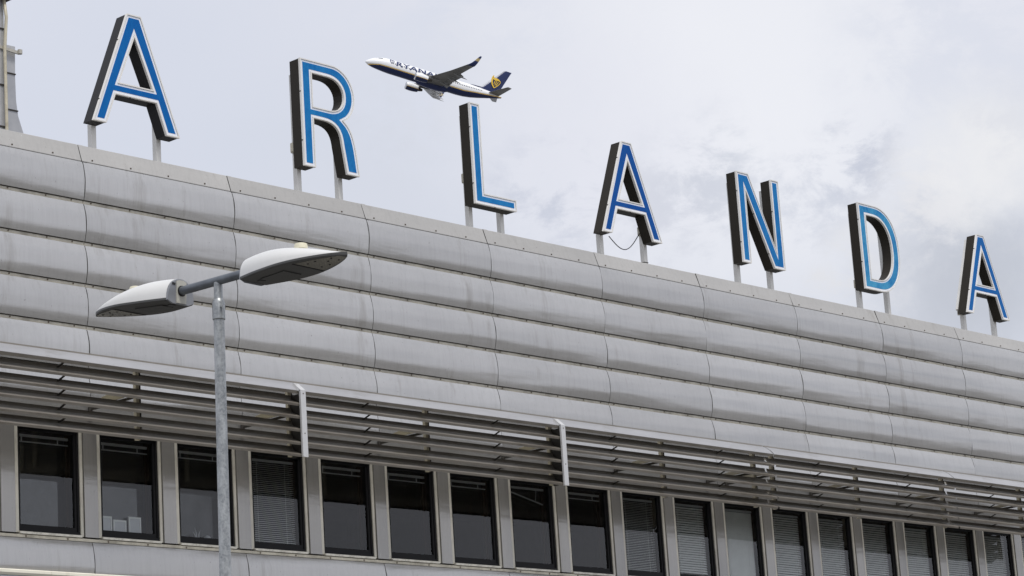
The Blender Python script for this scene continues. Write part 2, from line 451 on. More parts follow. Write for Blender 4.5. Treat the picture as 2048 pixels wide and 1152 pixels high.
RH = 0.526; ZR1 = 8.7206     # centre height of the first rail
def pillow(x0, x1, zt, zb, seed):
    rr = random.Random(seed); nx, nz = 18, 16
    a1, a2, ph, ph2 = rr.uniform(-.005, .005), rr.uniform(-.004, .004), rr.uniform(0, 6.28), rr.uniform(0, 6.28)
    kx = rr.uniform(0.6, 1.6)
    mb = MB(); vs = []
    for i in range(nx + 1):
        u = i / nx; x = x0 + (x1 - x0) * u
        for j in range(nz + 1):
            t = j / nz
            prof = 0.013 + 0.047 * math.sin(math.pi * min(1, t * 0.93 + 0.01)) ** 0.85
            ee = math.sin(math.pi * t)
            w = ee * (a1 * math.sin(kx * 3.1 * u + ph) + a2 * math.sin(6.5 * u + ph2 + 3 * t) + 0.0035 * math.exp(-u * 9) * math.sin(7 * t + ph) + 0.002 * math.sin(2.2 * t * 6 + 3 * u + ph))
            vs.append((x, -(prof + w), zt + (zb - zt) * t))
    fs = []
    st = nz + 1
    for i in range(nx):
        for j in range(nz): fs.append((i*st+j, i*st+j+1, (i+1)*st+j+1, (i+1)*st+j))
    mb.add(vs, fs)
    # folded edges: bottom return and the two ends
    yb = vs[nz][1]
    for i in range(nx): mb.add([vs[i*st+nz], vs[(i+1)*st+nz], (vs[(i+1)*st+nz][0], 0.02, zb + 0.004), (vs[i*st+nz][0], 0.02, zb + 0.004)], [(0,1,2,3)])
    for e in (0, nx):
        for j in range(nz):
            p, q = vs[e*st+j], vs[e*st+j+1]
            mb.add([p, q, (q[0], 0.03, q[2]), (p[0], 0.03, p[2])], [(0,1,2,3)])
    return mb
rows = []
for r in range(7):
    zt = ZR1 - 0.028 - (r - 1) * RH; zb = ZR1 + 0.024 - r * RH
    if r == 0: zt = 9.236; zb = ZR1 + 0.024
    rows.append((zt, zb))
rows[0] = (9.232, ZR1 + 0.024)
rows = rows[:6]                       # rows 0-5 down to the window heads
rows.append((4.522, 4.02))            # the band under the windows
for r, (zt, zb) in enumerate(rows):
    for c in range(-2, 11):
        mb = pillow(c * W + 0.006, (c + 1) * W - 0.006, zt, zb, r * 100 + c)
        mb.build('cladding_panel', M_CLAD, bld, (c * W, 0, zt), smooth=35, recalc=True)
# rails between the bands
for r in range(6):
    zc = ZR1 - r * RH
    for half in (0,):
        b = MB(); b.cur = 0
        b.extrude_x([(0.012, zc-0.027), (-0.012, zc-0.027), (-0.014, zc-0.019), (-0.002, zc-0.017), (-0.004, zc-0.010), (-0.004, zc+0.013), (0.004, zc+0.020), (0.03, zc+0.020), (0.03, zc-0.027)], X0, X1)
        b.cur = 1
        for c in range(-2, 12):
            b.box(c*W-0.004, c*W+0.004, -0.0055, 0.02, zc-0.016, zc+0.014)
            for dx in (0.12, 0.72, 1.28, 1.84, 2.22):
                xx = c*W + dx
                if xx < X1: b.tube([(xx, -0.002, zc+0.001), (xx, -0.012, zc+0.001)], 0.010, 8)
        b.build('rail', [M_RAIL, M_SCREW], bld, (X0, 0, zc))
# sill rail beneath the windows
b = MB(); b.extrude_x([(-0.004, 4.530), (-0.006, 4.562), (0.0, 4.568), (0.05, 4.568), (0.05, 4.530)], X0, X1)
b.cur = 1
for i in range(int((X1 - X0) / 0.6)):
    xx = X0 + 0.25 + i * 0.6; b.tube([(xx, 0.0, 4.548), (xx, -0.010, 4.548)], 0.012, 8)
b.build('sill_rail', [M_RAIL, M_SCREW], bld, (X0, 0, 4.55))
# window head band
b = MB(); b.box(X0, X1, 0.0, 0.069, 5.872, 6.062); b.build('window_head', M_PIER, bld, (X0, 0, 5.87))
# parapet panels
for c in range(-2, 11):
    xa, xb = c * W - 0.018, (c + 1) * W - 0.018
    b = MB(); rr = random.Random(c + 50); d = rr.uniform(-.004, .004)
    prof = [(-0.018, 9.236), (-0.020, 9.244), (0.052 + d, 9.462), (0.058 + d, 9.468), (0.40, 9.475), (0.40, 9.40), (0.07, 9.40), (0.0, 9.236)]
    b.extrude_x(prof, xa + 0.005, xb - 0.005)
    # overlapping cover strip at the left end
    pv = [(-0.0215, 9.2345), (-0.0235, 9.244), (0.0485 + d, 9.4640), (0.055, 9.4705), (0.055, 9.460), (0.0, 9.24)]
    b.extrude_x(pv, xa + 0.005, xa + 0.085)
    b.cur = 1
    for k in range(4):
        xx = xa + 0.17 + k * 0.60; b.tube([(xx, -0.008, 9.275), (xx, -0.020, 9.272)], 0.010, 8)
    b.build('parapet_panel', [M_FASCIA, M_SCREW], bld, (xa, 0, 9.236))
b = MB(); b.box(X0, X1, 0.005, 0.069, 9.222, 9.30); b.build('parapet_gap', M_SHADOWGAP, bld)

# piers between the windows
for k in range(NW0, NW1 + 1):
    xc = 0.012 + 1.2 * (k - 1)
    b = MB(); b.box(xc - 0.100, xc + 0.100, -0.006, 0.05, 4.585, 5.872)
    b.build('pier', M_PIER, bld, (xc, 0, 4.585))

# windows ---------------------------------------------------------------
def blind_mesh(x0, x1, y, z0, z1, pitch, tilt, depth, slope=0.0, jitter=0.0, rnd=None):
    mb = MB(); n = int((z1 - z0) / pitch)
    for i in range(n):
        z = z1 - (i + 0.5) * pitch; dz = depth * math.sin(tilt) / 2; dy = depth * math.cos(tilt) / 2
        j = (rnd.uniform(-jitter, jitter) if rnd else 0)
        s = slope * (i / n)
        crown = depth * 0.07
        mb.add([(x0, y-dy, z-dz+j), (x0, y, z+crown+j), (x0, y+dy, z+dz+j), (x1, y-dy, z-dz+j-s), (x1, y, z+crown+j-s), (x1, y+dy, z+dz+j-s)],
               [(0,3,4,1), (1,4,5,2)])
    for fx in (0.18, 0.80):
        xx = x0 + (x1 - x0) * fx; mb.box(xx-0.0018, xx+0.0018, y-depth/2-0.003, y-depth/2-0.001, z0, z1)
    return mb
FX0, FX1, FZ0, FZ1 = -1.03, -0.14, 4.612, 5.868
def window(k, kind):
    ox = 1.2 * k; x0, x1 = FX0 + ox, FX1 + ox
    og = (x0, 0.03, FZ0)
    f = MB()
    def bars(a0, a1, c0, c1, l, r, bt, tp, y0, y1):
        f.box(a0, a0 + l, y0, y1, c0, c1); f.box(a1 - r, a1, y0, y1, c0, c1)
        f.box(a0 + l, a1 - r, y0, y1, c0, c0 + bt); f.box(a0 + l, a1 - r, y0, y1, c1 - tp, c1)
    bars(x0, x1, FZ0, FZ1, 0.022, 0.028, 0.028, 0.028, 0.026, 0.12)
    bars(x0 + 0.024, x1 - 0.030, FZ0 + 0.030, FZ1 - 0.030, 0.020, 0.030, 0.052, 0.026, 0.040, 0.118)
    fr = f.build('window', M_FRAME, bld, og)
    g0, g1, h0, h1 = x0 + 0.045, x1 - 0.061, FZ0 + 0.083, FZ1 - 0.057
    gm = MB(); gm.add([(g0, 0.062, h0), (g1, 0.062, h0), (g1, 0.062, h1), (g0, 0.062, h1)], [(0,1,2,3)])
    gm.build('glass', M_GLASS, fr, og, recalc=False)
    for ca, cb in ((x0 - 0.045, x0 - 0.002), (x1 + 0.002, x1 + 0.042)):
        t = MB(); t.box(ca, cb, 0.010, 0.10, 4.590, FZ1); t.build('casing', M_TRIM, fr, og)
    s = MB(); s.extrude_x([(-0.012, 4.575), (-0.014, 4.600), (0.03, 4.611), (0.10, 4.611), (0.10, 4.575)], x0 - 0.002, x1 + 0.0015)
    s.build('sill', M_SILL, fr, og)
    # inner reveal, inner sash and its pane
    rv = MB()
    rv.box(x0, x0 + 0.02, 0.122, 0.22, FZ0, FZ1); rv.box(x1 - 0.02, x1, 0.122, 0.22, FZ0, FZ1)
    rv.box(x0 + 0.02, x1 - 0.02, 0.122, 0.22, FZ1 - 0.02, FZ1); rv.box(x0 + 0.02, x1 - 0.02, 0.122, 0.22, FZ0, FZ0 + 0.05)
    # room-side sash bars round the inner pane
    rv.box(x0 + 0.02, x0 + 0.05, 0.19, 0.22, FZ0 + 0.05, FZ1 - 0.02); rv.box(x1 - 0.06, x1 - 0.02, 0.19, 0.22, FZ0 + 0.05, FZ1 - 0.02)
    rv.build('reveal', M_WOOD, fr, og)
    q = MB(); q.add([(x0 + 0.051, 0.205, FZ0 + 0.051), (x1 - 0.061, 0.205, FZ0 + 0.051), (x1 - 0.061, 0.205, FZ1 - 0.021), (x0 + 0.051, 0.205, FZ1 - 0.021)], [(0,1,2,3)])
    q.build('inner_pane', M_GLASS2, fr, og, recalc=False)
    bx0, bx1 = x0 + 0.05, x1 - 0.07
    rnd = random.Random(k)
    yb = 0.142
    if kind == 'raised':
        bl = MB(); bl.box(bx0, bx1, yb-0.012, yb+0.012, FZ1-0.115, FZ1-0.085); bl.build('blind_headrail', M_BLIND2, fr, og)
        bl = MB(); bl.box(bx0, bx1, yb-0.010, yb+0.010, FZ1-0.180, FZ1-0.168)
        for fx in (0.12, 0.80): xx = bx0+(bx1-bx0)*fx; bl.box(xx-.008, xx+.008, yb-0.011, yb-0.009, FZ1-.168, FZ1-.115)
        bl.build('blind', M_BLIND2, fr, og)
    elif kind == 'slanted':
        bl = MB(); bl.box(bx0, bx1, yb-0.012, yb+0.012, FZ1-0.115, FZ1-0.085); bl.build('blind_headrail', M_BLIND2, fr, og)
        bl = MB(); bl.bar((bx0, yb, FZ1-0.15), (bx1 - .03, yb, FZ1-0.31), 0.02, 0.014)
        bl.bar((bx0 + .62, yb, FZ1-0.115), (bx0 + .60, yb, FZ1-0.26), 0.014, 0.003, (1, 0, 0))
        bl.build('blind', M_BLIND2, fr, og)
    else:
        pitch, tilt, dep, mt = {'open': (0.0250, R(33), 0.023, M_BLIND), 'half': (0.036, R(60), 0.035, M_BLIND), 'closed': (0.026, R(76), 0.030, M_BLIND)}[kind]
        bl = MB(); bl.box(bx0, bx1, yb-0.012, yb+0.012, FZ1-0.115, FZ1-0.085); bl.build('blind_headrail', M_BLIND2, fr, og)
        blind_mesh(bx0, bx1, yb, FZ0 + 0.09, FZ1 - 0.125, pitch, tilt + R(rnd.uniform(-4, 4)), dep, rnd.uniform(0, 0.012), 0.0014, rnd).build('blind', mt, fr, og, recalc=False)
    return fr
kinds = {}
for k in range(NW0 + 1, NW1 + 1):
    if k in (3, 9): kinds[k] = 'open'
    elif k == 7: kinds[k] = 'slanted'
    elif k == 11: kinds[k] = 'closed'
    elif k >= 10: kinds[k] = 'half'
    else: kinds[k] = 'raised'
for k, kd in kinds.items(): window(k, kd)

# ------------------------------------------------------------------ sunshade bays
ZT = [6.372, 6.210, 6.046, 5.880, 5.732]      # rear top edge of each blade
SHAPE = [(-0.980, 0.000), (-1.015, -0.016), (-1.060, -0.046), (-1.105, -0.084), (-1.140, -0.120), (-1.160, -0.138), (-1.171, -0.144), (-1.173, -0.168)]
BLADE = [(-0.978, -0.008), (-0.983, -0.034), (-0.990, -0.055), (-1.004, -0.070), (-1.030, -0.084), (-1.080, -0.106), (-1.130, -0.128), (-1.162, -0.141), (-1.171, -0.147), (-1.163, -0.172)]
def slat_profile(zf, shape=None, off=0.006):
    S = shape or BLADE; n = len(S); up = []
    for i, (y, z) in enumerate(S):
        a = S[max(i-1, 0)]; c = S[min(i+1, n-1)]
        dy, dz = c[0]-a[0], c[1]-a[1]; L = math.hypot(dy, dz); up.append((y + dz/L*off, zf + z - dy/L*off))
    return [(y, zf + z) for y, z in S] + up[::-1]
SHADE = [(-4.8, -2.4, 'far-left sunshade bay, cut by the left edge of the photo, of grey-brown slats'),
         (-2.4, 2.4, 'louvred metal sunshade bay over the leftmost windows, crossed by the lamp post'),
         (2.4, 7.2, 'louvred metal sunshade bay between the two upright white end plates'),
         (7.2, 11.97, 'louvred metal sunshade bay just right of the second white end plate'),
         (11.99, 16.8, 'louvred metal sunshade bay over the striped blinds, starting at the doubled post'),
         (16.82, 21.6, 'louvred metal sunshade bay at the right edge of the photo'),
         (21.62, 26.4, None)]
for x0, x1, lab in SHADE[1:6]:
    sh = empty('sunshade', (x0, -1.15, 5.62), lab, 'sunshade', 'sunshade bays above the windows')
    for zf in ZT:
        s = MB(); s.extrude_x(slat_profile(zf), x0 + 0.012, x1 - 0.012); s.build('slat', M_SLAT, sh, (x0, -1.15, zf), smooth=40)
    s = MB(); s.extrude_x(slat_profile(6.530, SHAPE[:-1]), x0 + 0.004, x1 - 0.004)
    s.cur = 1; s.extrude_x([(-0.9795, 6.520), (-0.972, 6.556), (-0.962, 6.556), (-0.968, 6.516)], x0 + 0.004, x1 - 0.004)  # cap's rear flange and lip: shade put in as the darker slat colour
    s.extrude_x([(-1.1735, 6.388), (-1.160, 6.354), (-1.154, 6.354), (-1.160, 6.386)], x0 + 0.004, x1 - 0.004)
    s.build('cap_profile', [M_CAP, M_SLAT], sh, (x0, -1.15, 6.4), smooth=35)
    posts = [x1 - 2.4, x1] if x1 < 11 or x1 > 12.1 else [9.6, 11.74]
    if x0 > 11.9 and x0 < 12.1: posts = [12.2, 14.36, 16.76]
    if x0 > 16.8: posts = [19.1, 21.5]
    if x0 < -2: posts = [0.0, 2.40]
    for px in posts:
        s = MB(); s.box(px - 0.036, px + 0.012, -0.960, -0.910, 5.60, 6.50); s.cur = 1; s.box(px + 0.0125, px + 0.036, -0.961, -0.905, 5.60, 6.50)
        s.build('post', [M_BRACKET, M_DARKSTEEL], sh, (px, -0.96, 5.6))
        s = MB(); s.box(px - 0.012, px + 0.012, -0.93, -0.01, 6.112, 6.140); s.cur = 1
        s.add([(px-0.013, -0.90, 6.150), (px-0.30, -0.76, 6.150), (px-0.24, -0.56, 6.150), (px-0.013, -0.50, 6.150),
               (px-0.013, -0.90, 6.155), (px-0.30, -0.76, 6.155), (px-0.24, -0.56, 6.155), (px-0.013, -0.50, 6.155)],
              [(0,1,2,3),(4,7,6,5),(0,4,5,1),(1,5,6,2),(2,6,7,3),(3,7,4,0)])
        s.cur = 0; s.tube([(px, -0.05, 6.10), (px, -0.05, 6.155)], 0.028, 10); s.box(px - 0.03, px + 0.03, -0.016, 0.0, 6.075, 6.17)
        s.build('bracket_arm', [M_DARKSTEEL, M_BRACKET], sh, (px, -0.5, 6.12))
    for j in range(2):
        rx = x0 + 1.2 + 2.4 * j
        if rx > x1: continue
        s = MB()
        for i, zf in enumerate(ZT):
            s.bar((rx, -1.005, zf - 0.040), (rx, -1.160, ([6.530] + ZT)[i] - 0.150), 0.030, 0.008, (0, 1, 0))
        s.build('brace', M_DARKSTEEL, sh, (rx, -1.0, 5.7))
    if 2.3 < x0 < 2.5 or 7.1 < x0 < 7.3:
        s = MB(); s.box(x0 - 0.050, x0 + 0.034, -1.212, -1.182, 5.555, 6.395)
        s.extrude_x([(-1.212, 6.395), (-1.092, 6.497), (-1.072, 6.474), (-1.182, 6.378)], x0 - 0.050, x0 + 0.034)
        s.cur = 1; s.tube([(x0 - .008, -1.210, 6.35), (x0 - .008, -1.216, 6.35)], 0.008, 8); s.tube([(x0 - .008, -1.210, 5.85), (x0 - .008, -1.216, 5.85)], 0.008, 8)
        s.build('end_plate', [M_PLATE, M_SCREW], sh, (x0, -1.2, 5.56))
        s = MB(); s.box(x0 - 0.010, x0 + 0.006, -1.181, -0.965, 5.58, 6.36); s.build('end_web', M_DARKSTEEL, sh, (x0, -1.1, 5.6))

# ------------------------------------------------------------------ canopy at the lower left
cn = empty('canopy', (-6, -1, 3.6), 'flat canopy with a bright cream metal edge crossing the bottom left corner', 'canopy')
b = MB(); b.box(-12, 14, -1.0, -0.06, 3.60, 3.915); b.build('soffit_panel', M_CANOPY, cn)
for xa, xb in ((-8.0, -4.7), (-4.695, -1.366), (-1.362, 1.97), (1.974, 5.3), (5.304, 8.6)):
    b = MB(); b.extrude_x([(-1.022, 3.945), (-1.022, 3.975), (-1.012, 3.984), (-0.5, 3.99), (-0.06, 3.99), (-0.06, 3.92), (-1.0, 3.92), (-1.012, 3.935)], xa, xb)
    b.build('edge_trim', M_CREAM, cn, (xa, -1, 3.93))

# ------------------------------------------------------------------ roof letters
def offset(poly, d):
    """mitred offset; positive d moves inwards for a counter-clockwise outline"""
    n = len(poly); area = sum(poly[i][0]*poly[(i+1) % n][1] - poly[(i+1) % n][0]*poly[i][1] for i in range(n))
    sg = 1 if area > 0 else -1; out = []
    for i in range(n):
        p0, p1, p2 = poly[i-1], poly[i], poly[(i+1) % n]
        e1 = Vector((p1[0]-p0[0], p1[1]-p0[1])).normalized(); e2 = Vector((p2[0]-p1[0], p2[1]-p1[1])).normalized()
        n1 = Vector((-e1.y, e1.x)) * sg; n2 = Vector((-e2.y, e2.x)) * sg
        bis = (n1 + n2)
        if bis.length < 1e-6: bis = n1.copy()
        bis.normalize(); k = d / max(0.30, bis.dot(n1))
        out.append((p1[0] + bis.x * k, p1[1] + bis.y * k))
    return out
def arc(cx, cz, rx, rz, a0, a1, n, p=2.0):
    out = []
    for i in range(n + 1):
        a = R(a0 + (a1 - a0) * i / n); c, s = math.cos(a), math.sin(a)
        out.append((cx + rx * math.copysign(abs(c) ** (2/p), c), cz + rz * math.copysign(abs(s) ** (2/p), s)))
    return out
def bez(p0, p1, p2, p3, n):
    out = []
    for i in range(n + 1):
        t = i / n; q = 1 - t
        out.append(tuple(q**3*a + 3*q*q*t*b + 3*q*t*t*c + t**3*d for a, b, c, d in zip(p0, p1, p2, p3)))
    return out
H = 1.525
GA = [[(-.113, H), (-.695, 0), (-.485, 0), (-.330, .405), (.330, .405), (.478, 0), (.695, 0), (.113, H)],
      [(0, 1.225), (-.268, .570), (.272, .570)]]
GR = [[(0, H)] + [(0, 0), (.208, 0), (.208, .700), (.40, .700)] + bez((.40, .700), (.66, .70), (.70, .56), (.715, .42), 9)[1:] + [(.788, 0), (1.022, 0)]
      + bez((1.022, 0), (.975, .30), (.985, .62), (.770, .755), 10)[1:] + arc(.585, 1.115, .405, .410, -60, 90, 20)[1:],
      [(.208, 1.345), (.50, 1.345)] + arc(.50, 1.105, .290, .240, 90, -90, 18, 2.2)[1:] + [(.208, .865)]]
GL = [[(0, H), (0, 0), (.872, 0), (.872, .172), (.204, .172), (.204, H)]]
GN = [[(0, H), (0, 0), (.206, 0), (.206, 1.235), (.822, 0), (1.112, 0), (1.112, H), (.908, H), (.908, .300), (.310, H)]]
GD = [[(0, H), (0, 0), (.46, 0)] + arc(.46, H/2, .665, H/2, -90, 90, 34, 2.25)[1:],
      [(.212, 1.330), (.42, 1.330)] + arc(.42, .765, .490, .565, 90, -90, 30, 2.25)[1:] + [(.212, .200)]]
LZ = 9.878
def letter(ch, x0, glyph, bluem, sidem, posts, tall, label, jbox=None, dz=0.0, extra=None):
    z0 = LZ + dz
    nm = 'letter_' + ch.lower()
    root = empty(nm, (x0, 0.3, z0 - 0.45), label, 'letter', 'roof letters spelling ARLANDA')
    L = [[(x0 + x, z0 + z) for x, z in l] for l in glyph]
    def off(d): return [offset(l, d if i == 0 else -d) for i, l in enumerate(L)]
    og = (x0, 0.25, z0)
    b = MB(); b.prism(off(0.004), 0.180, 0.362, front=False); b.build('letter_box', sidem, root, og)
    b = MB()
    outl, inl = off(0.0), off(0.016)
    for i in range(len(L)):
        a, c = (outl[i], inl[i])
        n = len(a)
        vs = [(x, 0.145, z) for x, z in a] + [(x, 0.145, z) for x, z in c] + [(x, 0.181, z) for x, z in a] + [(x, 0.160, z) for x, z in c]
        fs = []
        for j in range(n):
            k = (j + 1) % n
            fs += [(j, k, n+k, n+j), (j, 2*n+j, 2*n+k, k), (n+j, n+k, 3*n+k, 3*n+j)]
        b.add(vs, fs)
    b.build('trim', M_LTRIM, root, og)
    b = MB(); b.prism(off(0.012), 0.158, 0.179, sides=False, back=False); b.build('gap_line', M_LINE, root, og)
    b = MB(); b.prism(off(0.0185), 0.1545, 0.158, back=False); b.build('white_band', M_LWHITE, root, og)
    b = MB(); b.prism(off(0.047), 0.1515, 0.1545, back=False); b.build('blue_face', bluem, root, og)
    pl = off(0.0)[0]
    for p, q in zip(pl, pl[1:] + pl[:1]):
        ln = math.hypot(q[0]-p[0], q[1]-p[1]); nk = int(ln / 0.62)
        for k in range(nk):
            t = (k + 0.5 + 0.13 * math.sin(7 * p[0] + k)) / nk
            cx, cz = p[0] + (q[0]-p[0])*t, p[1] + (q[1]-p[1])*t
            b = MB(); b.box(cx - 0.004, cx + 0.004, 0.158, 0.188, cz - 0.007, cz + 0.007)
            b.build('fixing_clip', M_DARKSTEEL, root, (cx, 0.17, cz))
    for i, px in enumerate(posts):
        b = MB(); b.box(px - 0.07, px + 0.07, 0.345, 0.47, 9.475, 9.49); b.build('base_plate', M_POST, root, (px, 0.4, 9.47))
    for i, px in enumerate(posts):
        top = z0 + (tall[i] if tall else (0.03, 0.40)[i])
        b = MB(); b.box(px - 0.036, px + 0.036, 0.365, 0.445, 9.28, top)
        b.build('post', M_POST, root, (px, 0.4, 9.28))
    if jbox:
        jx, jz = jbox
        b = MB(); b.box(jx - 0.07, jx - 0.037, 0.37, 0.44, jz - 0.07, jz + 0.07); b.box(jx - 0.078, jx - 0.07, 0.375, 0.435, jz - 0.055, jz + 0.055)
        b.build('junction_box', M_JBOX, root, (jx, 0.4, jz))
    return root
b1 = blue('letter_blue_deep', (0.001, 0.105, 0.38), (0.008, 0.18, 0.50), 0.5)
b2 = blue('letter_blue_bright', (0.005, 0.145, 0.43), (0.025, 0.26, 0.58), 0.65)
b3 = blue('letter_blue_royal', (0.001, 0.068, 0.31), (0.005, 0.11, 0.39), 0.5)
b4 = blue('letter_blue_faded', (0.008, 0.17, 0.44), (0.08, 0.38, 0.62), 0.95)
letter('A', 1.008, GA, b1, M_LBOX2, [0.485, 1.525], None, 'big blue letter A with charcoal sides, first letter of the rooftop sign at left')
letter('R', 3.862, GR, b2, M_LBOX, [3.955, 4.715], [1.36, 0.75], 'big blue letter R with white rim standing on two roof posts', (3.955, 10.20), 0.01)
letter('L', 7.168, GL, b2, M_LBOX, [7.285, 7.945], [1.40, 0.12], 'big blue letter L on the roof, just below the tail of the airliner', (7.285, 10.32))
a2 = letter('A', 10.655, GA, b3, M_LBOX, [10.155, 11.185], None, 'royal blue letter A between L and N, with a cable looping below it', (11.185, 10.10), 0.003)
letter('N', 13.390, GN, b2, M_LBOX, [13.52, 14.39], [1.40, 1.40], 'big blue letter N with white rim on the roof parapet', None, 0.0)
letter('D', 16.738, GD, b4, M_LBOX, [16.885, 17.715], [1.40, 1.2], 'faded sky blue letter D with brown sides on the roof', (16.885, 10.02), 0.0)
a3 = letter('A', 20.535, GA, b1, M_LBOX, [20.075, 21.07], None, 'smallest looking blue letter A, last of the sign at right, before the grey cloud', (20.03, 9.93), -0.025)
# hanging cable under the second A, and the sloping back bars of the last A
b = MB()
pts = [(10.22, 0.27, 9.86)]
for i in range(1, 17):
    t = i / 16; pts.append((10.22 + (11.10 - 10.22) * t, 0.27 + 0.12 * t, 9.86 + 0.20 * t - 0.235 * (4 * t * (1 - t)) * (0.75 + 0.25 * math.sin(math.pi * t))))
b.tube(pts, 0.0075, 8); b.build('cable', M_CABLE, a2, smooth=True)
b = MB(); b.bar((11.185, 0.36, 9.60), (11.185, 0.45, 9.61), 0.085, 0.012); b.build('post_clamp', M_DARKSTEEL, a2)
b = MB(); b.bar((20.535 - 0.655, 0.385, LZ + 0.06), (20.535 - 0.105, 0.385, LZ + 1.44), 0.04, 0.05, (0, 1, 0)); b.build('backing_bar', M_POST, a3)

# ------------------------------------------------------------------ ventilation tower behind the roof edge
tw = empty('ventilation_tower', (3.5, 8.0, 9.28), 'grey sheet-metal tower with a flared base behind the roof at the upper left', 'tower')
b = MB(); b.box(0.8, 4.715, 8.0, 12.0, 9.28, 14.74); b.build('shaft', M_TOWER, tw)
b = MB()
for z in (10.9, 11.75, 12.60, 13.30, 14.25): b.box(0.79, 4.722, 7.986, 8.2, z - 0.012, z + 0.012)
b.build('seam', M_DARKSTEEL, tw)
prof = [(14.02, 4.965), (13.5, 4.955), (13.10, 4.966), (12.85, 5.000), (12.6, 5.09), (12.3, 5.24), (11.9, 5.50), (11.4, 5.9), (10.8, 6.4), (9.29, 6.9)]
b = MB(); vs = []
for z, x in prof: vs += [(4.716, 8.05, z), (x, 8.05, z), (x, 9.6, z), (4.716, 9.6, z)]
fs = []
for i in range(len(prof) - 1):
    for j in range(4): fs.append((i*4+j, i*4+(j+1) % 4, i*4+4+(j+1) % 4, i*4+4+j))
fs.append((0, 1, 2, 3)); b.add(vs, fs); b.build('flared_duct', M_TOWER, tw, smooth=30)
b = MB()
for z, x in ((13.545, 4.957), (12.93, 4.99)): b.box(4.723, x + 0.004, 8.035, 8.2, z - 0.010, z + 0.010)
b.build('seam', M_DARKSTEEL, tw)
b = MB(); b.tube([(4.70, 7.95, 9.3), (4.70, 7.95, 12.7), (4.69, 7.95, 13.9), (4.73, 7.95, 14.45), (4.69, 7.95, 14.74)], 0.028, 10); b.build('pipe', M_BRACKET, tw, smooth=True)
b = MB(); b.bar((4.62, 7.99, 13.93), (5.00, 7.99, 13.90), 0.03, 0.05); b.tube([(5.0, 7.97, 13.88), (5.0, 7.97, 13.95)], 0.04, 8); b.build('bracket', M_TRIM, tw)
b = MB(); b.box(0.6, 4.80, 7.88, 12.1, 14.74, 14.82); b.box(0.7, 4.84, 7.84, 12.1, 14.82, 14.9); b.build('cap', M_DARKSTEEL, tw)

# ------------------------------------------------------------------ things on the sill behind the glass
def picture_frame(x, w, h, label):
    z0 = FZ0 + 0.052
    root = empty('picture_frame', (x + w / 2, 0.16, z0), label, 'picture frame', 'white picture frames on the sill')
    b = MB(); t = 0.022
    b.box(x, x+t, .150, .168, z0, z0+h); b.box(x+w-t, x+w, .150, .168, z0, z0+h); b.box(x+t, x+w-t, .150, .168, z0+h-t, z0+h); b.box(x+t, x+w-t, .150, .168, z0, z0+t)
    b.build('frame', M_BLIND, root)
    b = MB(); b.box(x+t, x+w-t, .156, .163, z0+t, z0+h-t); b.build('picture', M_BLIND2, root)
picture_frame(0.25, 0.185, 0.225, 'white picture frame at the left of three on the sill of the second window')
picture_frame(0.455, 0.200, 0.190, 'lower white picture frame, middle of three on the sill of the second window')
picture_frame(0.69, 0.190, 0.240, 'tallest white picture frame, right of three on the sill of the second window')
b = MB(); zs = FZ0 + 0.05
prof = [(0.048, 0.0), (0.047, 0.03), (0.042, 0.06), (0.030, 0.078), (0.010, 0.085)]
b.tube([(1.92, 0.15, zs + z) for r, z in prof], [r for r, z in prof], 16); tag(b.build('bowl', M_BLIND2, origin=(1.92, 0.15, zs), smooth=50), 'pale upturned bowl on the sill of the third window, just left of the lamp post', 'bowl')
b = MB()
for dx, h, lean in ((1.80, 0.17, -0.03), (1.825, 0.15, 0.035), (1.79, 0.12, -0.05)):
    b.tube([(dx - .05, 0.15, zs), (dx - .05 + lean * 0.3, 0.15, zs + h * 0.6), (dx - .05 + lean, 0.145, zs + h)], [0.010, 0.008, 0.001], 6)
tag(b.build('ornament', M_BLIND2, origin=(1.75, 0.15, zs), smooth=True), 'thin pale upright leaf shapes on the sill of the third window, left of the bowl', 'ornament')

# ------------------------------------------------------------------ street lamp
LC = Vector((-7.564, -11.213, 4.313))
lamp = empty('street_lamp', (LC.x + 0.09, LC.y - 0.02, GZ), 'double headed street lamp on a galvanised steel pole in front of the facade', 'street lamp')
tilt = Vector((0.016, 0.0, 1.0))
def pole_pt(z): return Vector((LC.x, LC.y, LC.z)) + tilt * (z - LC.z)
b = MB(); b.tube([pole_pt(z) for z in (GZ, 2.0, 3.0, 4.075)], [0.050, 0.0405, 0.039, 0.037], 28); b.build('pole', M_GALV, lamp, smooth=60)
b = MB(); b.tube([pole_pt(z) for z in (4.035, 4.040, 4.15, 4.172, 4.185)], [0.039, 0.044, 0.044, 0.039, 0.030], 28)
b.tube([pole_pt(4.12) + Vector((-0.012, -0.042, 0)), pole_pt(4.12) + Vector((-0.018, -0.056, 0))], 0.009, 8); b.build('collar', M_GALV, lamp, smooth=40)
b = MB(); b.tube([pole_pt(z) for z in (4.18, 4.22, 4.30)], 0.030, 24); b.build('spigot', M_GALV, lamp, smooth=60)
AD = Vector((math.cos(R(94)), math.sin(R(94)), 0))       # arm runs away from the viewer
ARM_A, ARM_B = LC + AD * 0.38 + Vector((0,0,0.0)), LC - AD * 0.34
b = MB(); b.tube([ARM_A, ARM_B], 0.031, 24); b.build('cross_arm', M_GALVDARK, lamp, smooth=60)
